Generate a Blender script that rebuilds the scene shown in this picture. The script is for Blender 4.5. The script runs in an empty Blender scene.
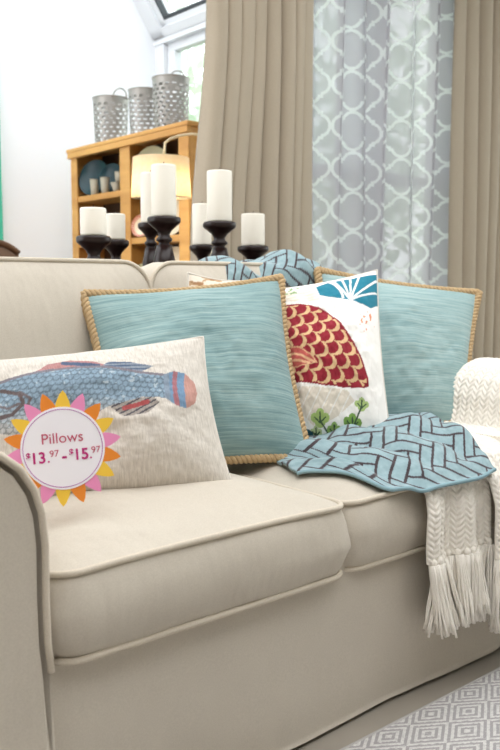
import bpy, math, random
import numpy as np
from mathutils import Vector, Matrix
random.seed(7); rng = np.random.default_rng(7)
S = bpy.context.scene
COL = S.collection
PI = math.pi

# ---------------------------------------------------------------- camera
F, YAW, PIT = 843.28, .7075, .1068
CAM = np.array([-.5353, -1.0674, .8576])
FW = np.array([math.sin(YAW)*math.cos(PIT), math.cos(YAW)*math.cos(PIT), -math.sin(PIT)])
RT = np.array([math.cos(YAW), -math.sin(YAW), 0.]); UP = np.cross(RT, FW)
cd = bpy.data.cameras.new('camera'); cam = bpy.data.objects.new('camera', cd); COL.objects.link(cam)
cd.sensor_fit = 'VERTICAL'; cd.sensor_height = 36; cd.lens = F/750*36
cd.clip_start = .05; cd.clip_end = 200
cam.matrix_world = Matrix(((RT[0], UP[0], -FW[0], CAM[0]), (RT[1], UP[1], -FW[1], CAM[1]),
                           (RT[2], UP[2], -FW[2], CAM[2]), (0, 0, 0, 1)))
cd.dof.use_dof = True; cd.dof.focus_distance = 1.75; cd.dof.aperture_fstop = 6.3
S.camera = cam
# ---------------------------------------------------------------- world, sun, exposure
W = bpy.data.worlds.new('world'); S.world = W; W.use_nodes = True
bg = W.node_tree.nodes['Background']; bg.inputs[0].default_value = (.975, .985, 1, 1); bg.inputs[1].default_value = 2.8
vs = S.view_settings; vs.view_transform = 'Standard'; vs.look = 'None'; vs.gamma = 1; vs.exposure = 0.22
vs.use_curve_mapping = False

# ---------------------------------------------------------------- helpers
def dep(px, py, t): return CAM + t*(FW + RT*(px-250)/F - UP*(py-375)/F)
def on(ax, val, px, py):
    d = FW + RT*(px-250)/F - UP*(py-375)/F
    return CAM + (val-CAM[ax])/d[ax]*d
def srgb(r, g, b):
    f = lambda c: c/12.92 if c <= .04045 else ((c+.055)/1.055)**2.4
    return (f(r/255), f(g/255), f(b/255))
def nsrgb(a):
    a = np.asarray(a, float)/255
    return np.where(a <= .04045, a/12.92, ((a+.055)/1.055)**2.4)

class NT:
    def __init__(s, name):
        s.m = bpy.data.materials.new(name); s.m.use_nodes = True; s.t = s.m.node_tree
        s.b = s.t.nodes['Principled BSDF']; s.o = s.t.nodes['Material Output']
    def n(s, typ, **k):
        x = s.t.nodes.new(typ)
        for a, v in k.items():
            if a.startswith('i_'): x.inputs[a[2:].replace('_', ' ')].default_value = v
            else: setattr(x, a, v)
        return x
    def l(s, a, b): s.t.links.new(a, b)
    def math(s, op, a, b=None, c=None):
        x = s.n('ShaderNodeMath', operation=op)
        for i, v in enumerate((a, b, c)):
            if v is None: continue
            if isinstance(v, (int, float)): x.inputs[i].default_value = v
            else: s.l(v, x.inputs[i])
        return x.outputs[0]
    def mix(s, fac, a, b, mode='MIX'):
        x = s.n('ShaderNodeMix', data_type='RGBA', blend_type=mode)
        for i, v in ((0, fac), (6, a), (7, b)):
            if isinstance(v, (int, float)): x.inputs[i].default_value = v
            elif isinstance(v, tuple): x.inputs[i].default_value = (*v[:3], 1)
            else: s.l(v, x.inputs[i])
        return x.outputs[2]
    def ramp(s, fac, stops):
        x = s.n('ShaderNodeValToRGB'); e = x.color_ramp.elements
        while len(e) < len(stops): e.new(.5)
        for q, (p, c) in zip(e, stops): q.position = p; q.color = (*c, 1)
        s.l(fac, x.inputs[0]); return x.outputs[0]
    def coord(s, which='Object', scale=(1, 1, 1), rot=(0, 0, 0)):
        c = s.n('ShaderNodeTexCoord'); mp = s.n('ShaderNodeMapping')
        mp.inputs['Scale'].default_value = scale; mp.inputs['Rotation'].default_value = rot
        s.l(c.outputs[which], mp.inputs[0]); return mp.outputs[0]
    def noise(s, vec, scale, detail=2, rough=.5, out=0):
        x = s.n('ShaderNodeTexNoise', i_Scale=scale, i_Detail=detail, i_Roughness=rough); s.l(vec, x.inputs['Vector']); return x.outputs[out]
    def bump(s, h, strength=.3, dist=.002, prev=None):
        x = s.n('ShaderNodeBump'); x.inputs['Strength'].default_value = strength; x.inputs['Distance'].default_value = dist
        s.l(h, x.inputs['Height'])
        if prev is not None: s.l(prev, x.inputs['Normal'])
        return x.outputs[0]

def plain(name, c, rough=.6, metal=0., var=.12, scale=12, bump=0., spec=.4, sheen=0., coat=0.):
    t = NT(name); v = t.coord()
    col = t.mix(t.noise(v, scale, 4), tuple(x*(1-var) for x in c), tuple(min(1, x*(1+var)) for x in c))
    t.l(col, t.b.inputs['Base Color'])
    t.b.inputs['Roughness'].default_value = rough; t.b.inputs['Metallic'].default_value = metal
    t.b.inputs['Specular IOR Level'].default_value = spec; t.b.inputs['Sheen Weight'].default_value = sheen
    t.b.inputs['Coat Weight'].default_value = coat
    if bump: t.l(t.bump(t.noise(v, scale*6, 3), bump, .002), t.b.inputs['Normal'])
    return t.m

def canvas(name, c, var=.06):           # woven slipcover cloth with soft creases
    t = NT(name); v = t.coord()
    big = t.noise(v, 5, 3); fine = t.noise(v, 420, 2)
    col = t.mix(big, tuple(x*(1-var) for x in c), tuple(min(1, x*(1+var)) for x in c))
    col = t.mix(.12, col, t.ramp(fine, [(.3, (.25, .22, .18)), (.7, (1, 1, 1))]), 'MULTIPLY')
    t.l(col, t.b.inputs['Base Color']); t.b.inputs['Roughness'].default_value = .9
    t.b.inputs['Specular IOR Level'].default_value = .15; t.b.inputs['Sheen Weight'].default_value = .1
    v2 = t.coord(scale=(1, 1, .35))
    n1 = t.bump(t.noise(v2, 9, 3, .55), .75, .014); n2 = t.bump(fine, .12, .001, n1)
    t.l(n2, t.b.inputs['Normal']); return t.m

def printed(name, rough=.9, bump=.15, fs=260, heather=.0, sheen=.1):   # colours of the print come from the cloth's colour attribute
    t = NT(name); a = t.n('ShaderNodeAttribute', attribute_name='Col'); uv = t.coord('UV', (1, 1, 1))
    fine = t.noise(uv, fs, 2); col = a.outputs[0]
    if heather:
        h = t.noise(t.coord('UV', (60, 9, 1)), 1.6, 5, .7)
        col = t.mix(heather, col, t.ramp(h, [(.3, (.42, .39, .36)), (.7, (1, 1, 1))]), 'MULTIPLY')
    t.l(col, t.b.inputs['Base Color']); t.b.inputs['Roughness'].default_value = rough
    t.b.inputs['Specular IOR Level'].default_value = .15; t.b.inputs['Sheen Weight'].default_value = sheen
    t.l(t.bump(fine, bump, .002), t.b.inputs['Normal']); return t.m

def slub(name, a, b, c):                # silk-like cloth with horizontal slubs
    t = NT(name); v = t.coord('UV', (1.1, 110, 1)); v2 = t.coord('UV', (1.6, 34, 1))
    n1 = t.noise(v, 2.2, 4, .65); n2 = t.noise(v2, 2, 3)
    col = t.ramp(n1, [(.3, a), (.5, b), (.68, c)])
    col = t.mix(.35, col, t.ramp(n2, [(.35, a), (.65, c)]))
    t.l(col, t.b.inputs['Base Color']); t.b.inputs['Roughness'].default_value = .75
    t.b.inputs['Specular IOR Level'].default_value = .2; t.b.inputs['Sheen Weight'].default_value = .15
    t.l(t.bump(n1, .25, .002), t.b.inputs['Normal']); return t.m

def wood(name, c1, c2, scale=(1, 1, 1), rough=.5):
    t = NT(name); v = t.coord(scale=scale)
    n = t.noise(v, 6, 6, .6)
    t.l(t.ramp(n, [(.3, c1), (.7, c2)]), t.b.inputs['Base Color']); t.b.inputs['Roughness'].default_value = rough
    t.l(t.bump(n, .1, .002), t.b.inputs['Normal']); return t.m

def setp(o, label=None, cat=None, group=None, kind=None):
    for k, v in (('label', label), ('category', cat), ('group', group), ('kind', kind)):
        if v: o[k] = v
    return o
def link(name, me, mat, parent=None, smooth=True):
    o = bpy.data.objects.new(name, me); COL.objects.link(o)
    if mat and not me.materials: me.materials.append(mat)
    if parent: o.parent = parent; o.matrix_parent_inverse = parent.matrix_basis.inverted()
    if smooth: me.polygons.foreach_set('use_smooth', [True]*len(me.polygons))
    return o
def mesh(name, v, f, mat, parent=None, smooth=True):
    me = bpy.data.meshes.new(name); me.from_pydata([tuple(map(float, p)) for p in v], [], [tuple(map(int, q)) for q in f]); me.update()
    return link(name, me, mat, parent, smooth)
def empty(name, loc=(0, 0, 0), rz=0):
    o = bpy.data.objects.new(name, None); COL.objects.link(o); o.location = loc; o.rotation_euler.z = rz; o.empty_display_size = .05
    return o
class MB:
    def __init__(s): s.v = []; s.f = []
    def add(s, v, f):
        k = len(s.v); s.v += [tuple(map(float, p)) for p in v]; s.f += [tuple(int(i)+k for i in q) for q in f]; return s
    def box(s, x0, x1, y0, y1, z0, z1, b=0.):
        if b <= 0:
            return s.add([(x, y, z) for z in (z0, z1) for y in (y0, y1) for x in (x0, x1)],
                  [(0, 2, 3, 1), (4, 5, 7, 6), (0, 1, 5, 4), (2, 6, 7, 3), (0, 4, 6, 2), (1, 3, 7, 5)])
        import bmesh
        bm = bmesh.new(); vv = [bm.verts.new(p) for p in [(x, y, z) for z in (z0, z1) for y in (y0, y1) for x in (x0, x1)]]
        for q in [(0, 2, 3, 1), (4, 5, 7, 6), (0, 1, 5, 4), (2, 6, 7, 3), (0, 4, 6, 2), (1, 3, 7, 5)]: bm.faces.new([vv[i] for i in q])
        bmesh.ops.bevel(bm, geom=bm.edges[:], offset=b, segments=2, affect='EDGES', profile=.5)
        bm.verts.index_update(); s.add([v.co for v in bm.verts], [[v.index for v in f.verts] for f in bm.faces]); bm.free(); return s
    def tube(s, path, r, n=8, closed=False, cap=True):
        P = np.asarray(path, float); N = len(P); r = np.broadcast_to(np.asarray(r, float), (N,))
        T = (np.roll(P, -1, 0)-np.roll(P, 1, 0)) if closed else np.gradient(P, axis=0)
        T /= np.linalg.norm(T, axis=1)[:, None]+1e-12
        a = np.array([0, 0, 1.]) if abs(T[0][2]) < .9 else np.array([1., 0, 0])
        x = np.cross(T[0], a); x /= np.linalg.norm(x); V = []
        for i in range(N):
            x = x-T[i]*(x@T[i]); x /= np.linalg.norm(x)+1e-12; y = np.cross(T[i], x)
            for k in range(n):
                th = 2*PI*k/n; V.append(P[i]+r[i]*(math.cos(th)*x+math.sin(th)*y))
        f = []
        for i in range(N if closed else N-1):
            j = (i+1) % N
            for k in range(n): f.append((i*n+k, i*n+(k+1) % n, j*n+(k+1) % n, j*n+k))
        if cap and not closed: f += [tuple(range(n))[::-1], tuple((N-1)*n+k for k in range(n))]
        return s.add(V, f)
    def lathe(s, prof, n=32, c=(0, 0, 0)):
        V = []; f = []; m = len(prof)
        for r, z in prof:
            for k in range(n): V.append((c[0]+r*math.cos(2*PI*k/n), c[1]+r*math.sin(2*PI*k/n), c[2]+z))
        for i in range(m-1):
            for k in range(n): f.append((i*n+k, i*n+(k+1) % n, (i+1)*n+(k+1) % n, (i+1)*n+k))
        if prof[0][0] > 1e-6: f.append(tuple(range(n))[::-1])
        if prof[-1][0] > 1e-6: f.append(tuple((m-1)*n+k for k in range(n)))
        return s.add(V, f)
    def prism(s, poly, y0, y1, plane='xz'):
        n = len(poly)
        mk = {'xz': lambda p, q: (p[0], q, p[1]), 'xy': lambda p, q: (p[0], p[1], q), 'yz': lambda p, q: (q, p[0], p[1])}[plane]
        return s.add([mk(p, y0) for p in poly]+[mk(p, y1) for p in poly],
              [tuple(range(n)), tuple(range(2*n-1, n-1, -1))]+[(i, i+n, (i+1) % n+n, (i+1) % n) for i in range(n)])
    def build(s, name, mat, parent=None, smooth=False): return mesh(name, s.v, s.f, mat, parent, smooth)

def grid_faces(nu, nv, off=0, flip=False):
    i = np.arange(nu-1)[:, None]; j = np.arange(nv-1)[None]
    a = i*nv+j+off; q = np.stack([a, a+nv, a+nv+1, a+1], -1).reshape(-1, 4)
    return q[:, ::-1] if flip else q
def arr_mesh(name, V, Fq, mat, parent=None, uv=None, col=None):
    me = bpy.data.meshes.new(name); me.vertices.add(len(V)); me.vertices.foreach_set('co', np.ascontiguousarray(V, np.float32).ravel())
    nf = len(Fq); me.loops.add(nf*4); me.loops.foreach_set('vertex_index', np.ascontiguousarray(Fq, np.int32).ravel())
    me.polygons.add(nf); me.polygons.foreach_set('loop_start', np.arange(0, nf*4, 4, dtype=np.int32))
    me.update(calc_edges=True)
    if uv is not None:
        l = me.uv_layers.new(name='UVMap'); l.data.foreach_set('uv', np.ascontiguousarray(uv[Fq.ravel()], np.float32).ravel())
    if col is not None:
        a = me.color_attributes.new('Col', 'FLOAT_COLOR', 'POINT')
        c = np.ones((len(V), 4), np.float32); c[:, :col.shape[1]] = col; a.data.foreach_set('color', c.ravel())
    me.validate(); return link(name, me, mat, parent)
def vnoise(x, y, seed=0, oct=3):        # smooth value noise for cloth and print
    r = np.random.default_rng(seed); out = 0*x; amp = 1.
    for o in range(oct):
        g = r.random((64, 64)); X = x*2**o; Y = y*2**o; i = np.floor(X).astype(int); j = np.floor(Y).astype(int)
        fx = X-i; fy = Y-j; fx = fx*fx*(3-2*fx); fy = fy*fy*(3-2*fy)
        h = lambda a, b: g[a % 64, b % 64]
        out = out+amp*((h(i, j)*(1-fx)+h(i+1, j)*fx)*(1-fy)+(h(i, j+1)*(1-fx)+h(i+1, j+1)*fx)*fy-.5); amp *= .5
    return out
def inpoly(x, y, poly):
    c = np.zeros(x.shape, bool); n = len(poly)
    for i in range(n):
        (x1, y1), (x2, y2) = poly[i], poly[i-1]
        if y1 == y2: continue
        c ^= ((y1 > y) != (y2 > y)) & (x < (x2-x1)*(y-y1)/(y2-y1)+x1)
    return c
def segd(x, y, a, b):
    ax, ay = a; bx, by = b; dx, dy = bx-ax, by-ay; t = np.clip(((x-ax)*dx+(y-ay)*dy)/(dx*dx+dy*dy+1e-12), 0, 1)
    return np.hypot(x-ax-t*dx, y-ay-t*dy)
def polyd(x, y, pts):
    d = segd(x, y, pts[0], pts[1])
    for i in range(1, len(pts)-1): d = np.minimum(d, segd(x, y, pts[i], pts[i+1]))
    return d
def herring(x, y, cell, L=3, w=.13):    # outlines of herringbone bars
    X = x/cell; Y = y/cell; i = np.floor(X); j = np.floor(Y); fx = X-i; fy = Y-j; k = np.mod(i-j, 2*L)
    h = k < L; e = np.zeros(x.shape, bool)
    e |= h & ((fy < w) | (fy > 1-w)); e |= h & (k == 0) & (fx < w); e |= h & (k == L-1) & (fx > 1-w)
    e |= ~h & ((fx < w) | (fx > 1-w)); e |= ~h & (k == 2*L-1) & (fy < w); e |= ~h & (k == L) & (fy > 1-w)
    return e

# ---------------------------------------------------------------- materials
M = {}
M['canvas'] = canvas('sofa_canvas', srgb(205, 196, 181))
M['piping'] = canvas('sofa_piping', srgb(214, 203, 185))
M['rope'] = plain('jute_rope', srgb(190, 162, 122), .95, var=.3, scale=160, bump=.4)
M['teal'] = slub('teal_slub', srgb(94, 127, 129), srgb(131, 162, 162), srgb(174, 194, 190))
M['welt'] = plain('linen_welt', srgb(222, 215, 204), .95, scale=60)
M['knit'] = plain('cream_yarn', srgb(247, 241, 230), .95, var=.06, scale=60, bump=.5, spec=.1, sheen=.2)
M['black_wood'] = plain('espresso_wood', srgb(34, 20, 17), .3, var=.35, scale=20, spec=.35)
M['wax'] = plain('ivory_wax', srgb(246, 240, 226), .55, var=.02, scale=9, spec=.3)
M['wick'] = plain('wick', srgb(60, 50, 40), .9)
M['pine'] = wood('honey_pine', srgb(186, 132, 66), srgb(222, 172, 98), (1, .25, 1.4))
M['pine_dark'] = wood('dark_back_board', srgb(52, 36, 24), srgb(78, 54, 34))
M['tin'] = plain('galvanised_tin', srgb(160, 157, 152), .42, .5, var=.2, scale=8)
M['white'] = plain('white_paint', srgb(226, 229, 233), .5, var=.01)
M['wall'] = plain('white_wall', srgb(240, 242, 246), .85, var=.008, scale=3, bump=.03)
M['greige'] = plain('greige_wall', srgb(176, 168, 156), .85, var=.01, scale=3)
M['floor'] = plain('grey_floor', srgb(158, 150, 138), .6, var=.1, scale=9, bump=.06)
def glass_mat():
    t = NT('window_glass'); tr = t.n('ShaderNodeBsdfTransparent'); gl = t.n('ShaderNodeBsdfGlossy', i_Roughness=.03); mx = t.n('ShaderNodeMixShader')
    v = t.coord(); t.l(t.mix(t.noise(v, 1.2, 2), (.93, .97, .96), (.98, 1, .99)), tr.inputs[0])
    mx.inputs[0].default_value = .06; t.l(tr.outputs[0], mx.inputs[1]); t.l(gl.outputs[0], mx.inputs[2]); t.l(mx.outputs[0], t.o.inputs[0]); return t.m
M['glass'] = glass_mat(); M['gasket'] = plain('dark_gasket', srgb(60, 66, 70), .5)

# ================================================================ SETTING
def struct(o): o['kind'] = 'structure'; return o
struct(MB().box(-3, 5.2, -3.2, 4.0, -.05, 0).build('floor', M['floor']))
struct(MB().box(-3, 5.2, -3.32, -3.2, 0, 2.7).build('added_wall_front', M['greige']))  # unseen, added to block low front light; mid tone keeps bounce down
struct(MB().box(-3.12, -3, -3.32, 1.9, 0, 2.7).build('added_wall_left', M['greige']))  # unseen, added to cut sky light from the camera side
struct(MB().box(5.2, 5.32, -3.32, -2.4, 0, 2.7).box(5.2, 5.32, 1.3, 1.92, 0, 2.7).box(5.2, 5.32, -2.4, 1.3, 0, .3).box(5.2, 5.32, -2.4, 1.3, 2.5, 2.7).build('wall_end', M['greige']))
w3 = MB()
for q in (-2.4, -1.19, .02, 1.24): w3.box(5.23, 5.29, q, q+.06, .3, 2.5, .004)
for q in (.3, 2.44): w3.box(5.235, 5.285, -2.4, 1.3, q, q+.06, .004)
w3 = struct(w3.build('added_window_3', M['white']))  # unseen window, added to bring light in from the right
for q in (-2.34, -1.13, .08): MB().box(5.257, 5.263, q, q+1.15, .36, 2.44).build('pane', M['glass'], w3)
# ceiling added unseen to darken the room, its opening shaped to pass sky light
struct(MB().box(-3, 5.2, -3.2, -1.7, 2.7, 2.8).box(-3, 5.2, .9, 1.92, 2.7, 2.8).box(-3, -1.5, -1.7, .9, 2.7, 2.8).box(2.6, 5.2, -1.7, .9, 2.7, 2.8).build('added_ceiling', M['wall']))
# gable wall of the sun room, its top following the glass roof
YG, XW, ZE, SL = 3.8, 2.79, 2.49, 1.46
struct(MB().prism([(-1.2, 0), (XW+.12, 0), (XW+.12, ZE), (XW, ZE), (XW-1.2, ZE+1.2*SL), (-1.2, ZE+1.2*SL)], YG, YG+.12).build('wall_far', M['wall']))
struct(MB().box(1.50, 1.662, YG-.03, YG-.001, 0, 3.4, .004).build('trim_1', plain('teal_paint', srgb(70, 190, 160), .5)))
# window wall of the sun room
wr = struct(MB().box(XW, XW+.12, 1.92, YG, 0, .75).box(XW, XW+.12, YG-.1, YG, .75, ZE-.045).box(XW, XW+.12, 1.92, 2.02, .75, ZE-.045)
            .box(XW-.01, XW+.14, 1.92, YG, ZE-.045, ZE+.02).build('wall_right', M['white']))
w1 = struct(MB().box(XW+.03, XW+.09, 2.02, YG-.1, .75, .82, .004).box(XW+.03, XW+.09, 2.02, YG-.1, ZE-.10, ZE-.045, .004)
            .box(XW+.03, XW+.09, YG-.18, YG-.1, .82, ZE-.10, .004).box(XW+.03, XW+.09, 2.02, 2.1, .82, ZE-.10, .004)
            .box(XW+.03, XW+.09, 2.82, 2.89, .82, ZE-.10, .004).build('window_1', M['white']))
for a, b in ((2.1, 2.82), (2.89, YG-.18)): MB().box(XW+.055, XW+.062, a, b, .82, ZE-.10).build('pane', M['glass'], w1)
# sloping glazed roof
ang = math.atan(SL); Lr = 2.0
def slope_box(s0, s1, y0, y1, h0, h1):        # along the slope from the eave, h = height above the slope plane
    dx, dz = -math.cos(ang), math.sin(ang); nx, nz = math.sin(ang), math.cos(ang)
    return [(XW+dx*s+nx*h, y, ZE+dz*s+nz*h) for h in (h0, h1) for y in (y0, y1) for s in (s0, s1)]
BF = [(0, 2, 3, 1), (4, 5, 7, 6), (0, 1, 5, 4), (2, 6, 7, 3), (0, 4, 6, 2), (1, 3, 7, 5)]
m = MB()
for y0, y1 in ((YG-.13, YG), (2.80, 2.92), (1.92, 2.04)): m.add(slope_box(0, Lr, y0, y1, -.02, .1), BF)
m.add(slope_box(0, .055, 1.92, YG, -.02, .09), BF).add(slope_box(Lr-.1, Lr, 1.92, YG, -.02, .09), BF)
rf = struct(m.build('trim_2', M['white']))
for y0, y1 in ((2.92, YG-.13), (2.04, 2.80)):
    mm = MB()
    mm.add(slope_box(.055, .09, y0, y1, .0, .07), BF).add(slope_box(.055, Lr-.1, y1-.05, y1, .0, .07), BF).add(slope_box(.055, Lr-.1, y0, y0+.05, .0, .07), BF)
    mm.build('roof_sash', M['white'], rf)
    MB().add(slope_box(.09, .112, y0+.05, y1-.05, .0, .045), BF).add(slope_box(.09, Lr-.1, y1-.062, y1-.05, .0, .045), BF).build('gasket', M['gasket'], rf)
    MB().add(slope_box(.09, Lr-.1, y0+.05, y1-.05, .03, .036), BF).build('pane', M['glass'], rf)
# wall behind the curtains with a wide window
wb = struct(MB().box(1.86, 2.05, 1.8, 1.92, 0, 2.7).box(3.35, 5.2, 1.8, 1.92, 0, 2.7).box(2.05, 3.35, 1.8, 1.92, 0, .35).box(2.05, 3.35, 1.8, 1.92, 2.45, 2.7).build('wall_back', M['wall']))
w2 = MB()
for a in (2.05, 2.67, 3.29): w2.box(a, a+.06, 1.83, 1.89, .35, 2.45, .004)
for z in (.35, 1.37, 2.39): w2.box(2.05, 3.35, 1.835, 1.885, z, z+.06, .004)
w2 = struct(w2.build('window_2', M['white']))
for a, b in ((2.11, 2.67), (2.73, 3.29)):
    for c, d in ((.41, 1.37), (1.43, 2.39)): MB().box(a, b, 1.857, 1.863, c, d).build('pane', M['glass'], w2)

# ---------------------------------------------------------------- outside: garden ground and trees
struct(MB().box(2.95, 40, 1.95, 30, -.35, -.06).build('ground', plain('lawn', srgb(150, 170, 120), .95, var=.2)))
def tree(px, t, zc, rad, label, seed):
    base = dep(px, 100, t); r = np.random.default_rng(seed)
    root = empty('garden_tree', (base[0], base[1], -.06)); setp(root, label, 'tree', 'trees in the garden')
    MB().tube([(0, 0, 0), (.05, .02, zc*.5), (0, 0, zc)], [.16, .12, .07], 8).build('trunk', plain('bark', srgb(110, 95, 80), .9), None, True).parent = root
    n = 1300; d = r.normal(size=(n, 3)); d /= np.linalg.norm(d, axis=1)[:, None]
    c = d*(rad*r.random(n)**.4)[:, None]*np.array([1, 1, 1.1])+np.array([0, 0, zc]); V = []; Q = []
    for i in range(n):
        a = r.normal(size=3); a /= np.linalg.norm(a); b = np.cross(a, r.normal(size=3)); b /= np.linalg.norm(b); s = .09+.07*r.random()
        V += [c[i]-a*s, c[i]-b*s*.5, c[i]+a*s, c[i]+b*s*.5]; Q.append((4*i, 4*i+1, 4*i+2, 4*i+3))
    o = mesh('foliage', V, Q, plain('leaf', srgb(204, 218, 200), .7, var=.15, scale=3), None, False); o['kind'] = 'stuff'; o.parent = root
tree(180, 12.5, 3.6, 1.7, 'pale green tree outside the sun room window', 1)
tree(345, 8.2, 2.2, 1.5, 'green tree outside behind the sheer trellis curtain', 2)

# ================================================================ SOFA
sofa = empty('sofa', (0, 0, 0)); setp(sofa, 'beige slipcovered sofa with piped seat and back cushions', 'sofa')
CW = .615
def outline(w, d, rad, n=9, k=80):
    pts = []
    for cx, cy, a0 in ((w-rad, rad, -90), (w-rad, d-rad, 0), (rad, d-rad, 90), (rad, rad, 180)):
        for i in range(n): a = math.radians(a0+90*i/(n-1)); pts.append((cx+rad*math.cos(a), cy+rad*math.sin(a)))
    out = []
    for i in range(len(pts)):
        p, q = np.array(pts[i]), np.array(pts[(i+1) % len(pts)]); m = max(1, int(np.linalg.norm(q-p)/(max(w, d)/k)))
        for j in range(m): out.append(p+(q-p)*j/m)
    return np.array(out)
def cushion(name, w, d, h, crown, bulge, rad, xf, seed, parent, sag=.0, tuck=None):
    O = outline(w, d, rad); n = len(O); c = np.array([w/2, d/2]); V = []; Q = []; loops = []
    nrm = np.roll(O, -1, 0)-np.roll(O, 1, 0); nrm = np.stack([nrm[:, 1], -nrm[:, 0]], 1); nrm /= np.linalg.norm(nrm, axis=1)[:, None]
    def wob(p, z): return vnoise(p[:, 0]*7+seed, p[:, 1]*7+z*9+seed*3, 3+seed)
    pk = vnoise(np.arange(n)*.43+seed*7, np.zeros(n)+seed, 21)*2*np.abs(vnoise(np.arange(n)*.06, np.zeros(n)+3, 22)*2)
    S_ = [.02, .1, .22, .36, .5, .63, .75, .84, .91, .96, .985, 1.0]
    for s in S_:                                  # underside
        p = c+(O-c)*s; loops.append(np.c_[p, np.full(n, -crown*.3*(1-s**4))])
    for t in (.04, .1, .25, .4, .5, .6, .75, .9, .96):           # boxing
        b = bulge*4*t*(1-t)+.0022*pk*(abs(2*t-1)**1.5)*(1-abs(2*t-1)**9); p = O+nrm*(b+.006*wob(O, t))[:, None]; loops.append(np.c_[p, np.full(n, h*t)])
    for s in S_[::-1]:                            # top
        p = c+(O-c)*s; loops.append(np.c_[p, h+crown*(1-s**3.2)+.006*wob(p, 2)*(1-s**8)])
    V = np.concatenate(loops)
    # soft sag of the outer edges
    e = np.abs(V[:, 0]/w*2-1)**3; V[:, 2] -= sag*e*np.clip(V[:, 2]/h, 0, 1)
    L = len(loops); i = np.arange(L-1)[:, None]; k = np.arange(n)[None]; k2 = (k+1) % n
    Q = np.stack([i*n+k, i*n+k2, (i+1)*n+k2, (i+1)*n+k], -1).reshape(-1, 4)
    faces = [tuple(q) for q in Q]+[tuple(range(n))[::-1], tuple((L-1)*n+j for j in range(n))]
    X = xf(V); o = mesh(name, X, faces, M['canvas'], parent)
    for li in (11, 21):
        Lp = V[li*n:(li+1)*n].copy(); Lp[:, :2] += nrm*.004
        MB().tube(xf(Lp), .0055, 8, True).build('piping', M['piping'], o, True)
    return o
# seat cushions
for k in range(2):
    x0 = k*CW
    cushion('seat_cushion', CW-.008, .64, .136, .042, .022, .045,
            (lambda V, x0=x0, k=k: V+np.array([x0+.004, -.012 if k == 0 else .0, .315 if k == 0 else .312])), k, sofa, .006)
# back cushions: built lying down, turned upright and tilted back
def back_xf(x0):
    def g(V):
        a = math.radians(78); x = V[:, 0]+x0; u = V[:, 1]; t = V[:, 2]        # u = height, t = thickness (towards the front)
        return np.c_[x, .625+u*math.cos(a)-(t-.09)*math.sin(a)+.0, .475+u*math.sin(a)+(t-.09)*math.cos(a)]
    return g
for k in range(2):
    cushion('back_cushion', CW-.006, .43, .15, .045, .02, .07, back_xf(k*CW+.003), 5+k, sofa, .004)
# base with a hanging skirt
XR = 2*CW
MB().box(.0, XR, .03, .9, .03, .31).build('base', M['canvas'], sofa)
nu, nv = 160, 24
u = np.linspace(0, 1, nu)[:, None]+np.zeros((1, nv)); v = np.zeros((nu, 1))+np.linspace(0, 1, nv)[None]
def skirt(name, x0, x1, y, seed, lift=False):
    x = x0+(x1-x0)*u; hem = .010+(.03*np.clip((x-1.10)/.12, 0, 1)**2 if lift else 0*x)
    z = .325+(hem-.325)*v
    yy = y+.010*vnoise(x*4+seed, z*3, seed)*v-.010*v**2-.006*np.sin(np.clip(v*1.1, 0, 1)*PI)
    Vf = np.stack([x, yy, z], -1).reshape(-1, 3); Vb = Vf+np.array([0, .008, 0]); n = nu*nv
    Q = np.concatenate([grid_faces(nu, nv, 0, True), grid_faces(nu, nv, n)])
    e = []
    for i in range(nu-1): a = i*nv+nv-1; e.append((a, a+nv, a+nv+n, a+n))
    return arr_mesh(name, np.concatenate([Vf, Vb]), np.concatenate([Q, np.array(e)]), M['canvas'], sofa, np.concatenate([np.stack([u, v], -1).reshape(-1, 2)]*2))
skirt('front_skirt', .0, XR, .010, 2, True)
# rolled arms
armp = [(-.003, .012), (-.004, .18), (-.008, .315), (-.012, .36), (-.013, .42), (-.012, .50), (-.016, .545), (-.026, .579), (-.046, .612), (-.074, .634), (-.11, .646), (-.15, .645), (-.19, .632),
        (-.222, .606), (-.238, .57), (-.238, .535), (-.226, .50), (-.21, .47), (-.204, .43), (-.203, .315), (-.203, .012)]
def arm(mir):
    sg_ = -1 if mir else 1; ox = XR if mir else 0; n = len(armp); A = np.array(armp)
    T = np.gradient(A, axis=0); N = np.stack([-T[:, 1], T[:, 0]], 1); N /= np.linalg.norm(N, axis=1)[:, None]   # points inwards
    fade = np.clip((A[:, 1]-.29)/.03, 0, 1)[:, None]                                    # the groove ends where the skirt begins
    rings = [(A+N*.014, -.020), (A+N*.0095, -.020+.030*fade[:, 0]), (A+N*.0055, -.020+.030*fade[:, 0]), (A+N*.003*fade, -.019), (A, -.014)]+[(A, y) for y in (.1, .3, .55, .8, .9)]
    V = []; f = []
    for P_, y in rings:
        yy_ = np.broadcast_to(y, (n,))
        for (x, z), q in zip(P_, yy_): V.append((ox+sg_*x, q, z))
    for i in range(len(rings)-1):
        for j in range(n-1):
            q = (i*n+j, i*n+j+1, (i+1)*n+j+1, (i+1)*n+j); f.append(q[::-1] if not mir else q)
    f.append(tuple(range(n))); f.append(tuple((len(rings)-1)*n+j for j in range(n)))
    a = mesh('arm', V, f, M['canvas'], sofa)
    a.data.polygons.foreach_set('use_smooth', [len(p.vertices) == 4 for p in a.data.polygons])
    path = [(ox+sg_*x, -.021, z) for x, z in A+N*.001 if z > .30]
    MB().tube(path, .0055, 8).build('piping', M['piping'], a, True)
arm(False); arm(True)
MB().box(-.2, XR+.2, .80, .93, .012, .80, .03).build('back_frame', M['canvas'], sofa, True)

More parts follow.
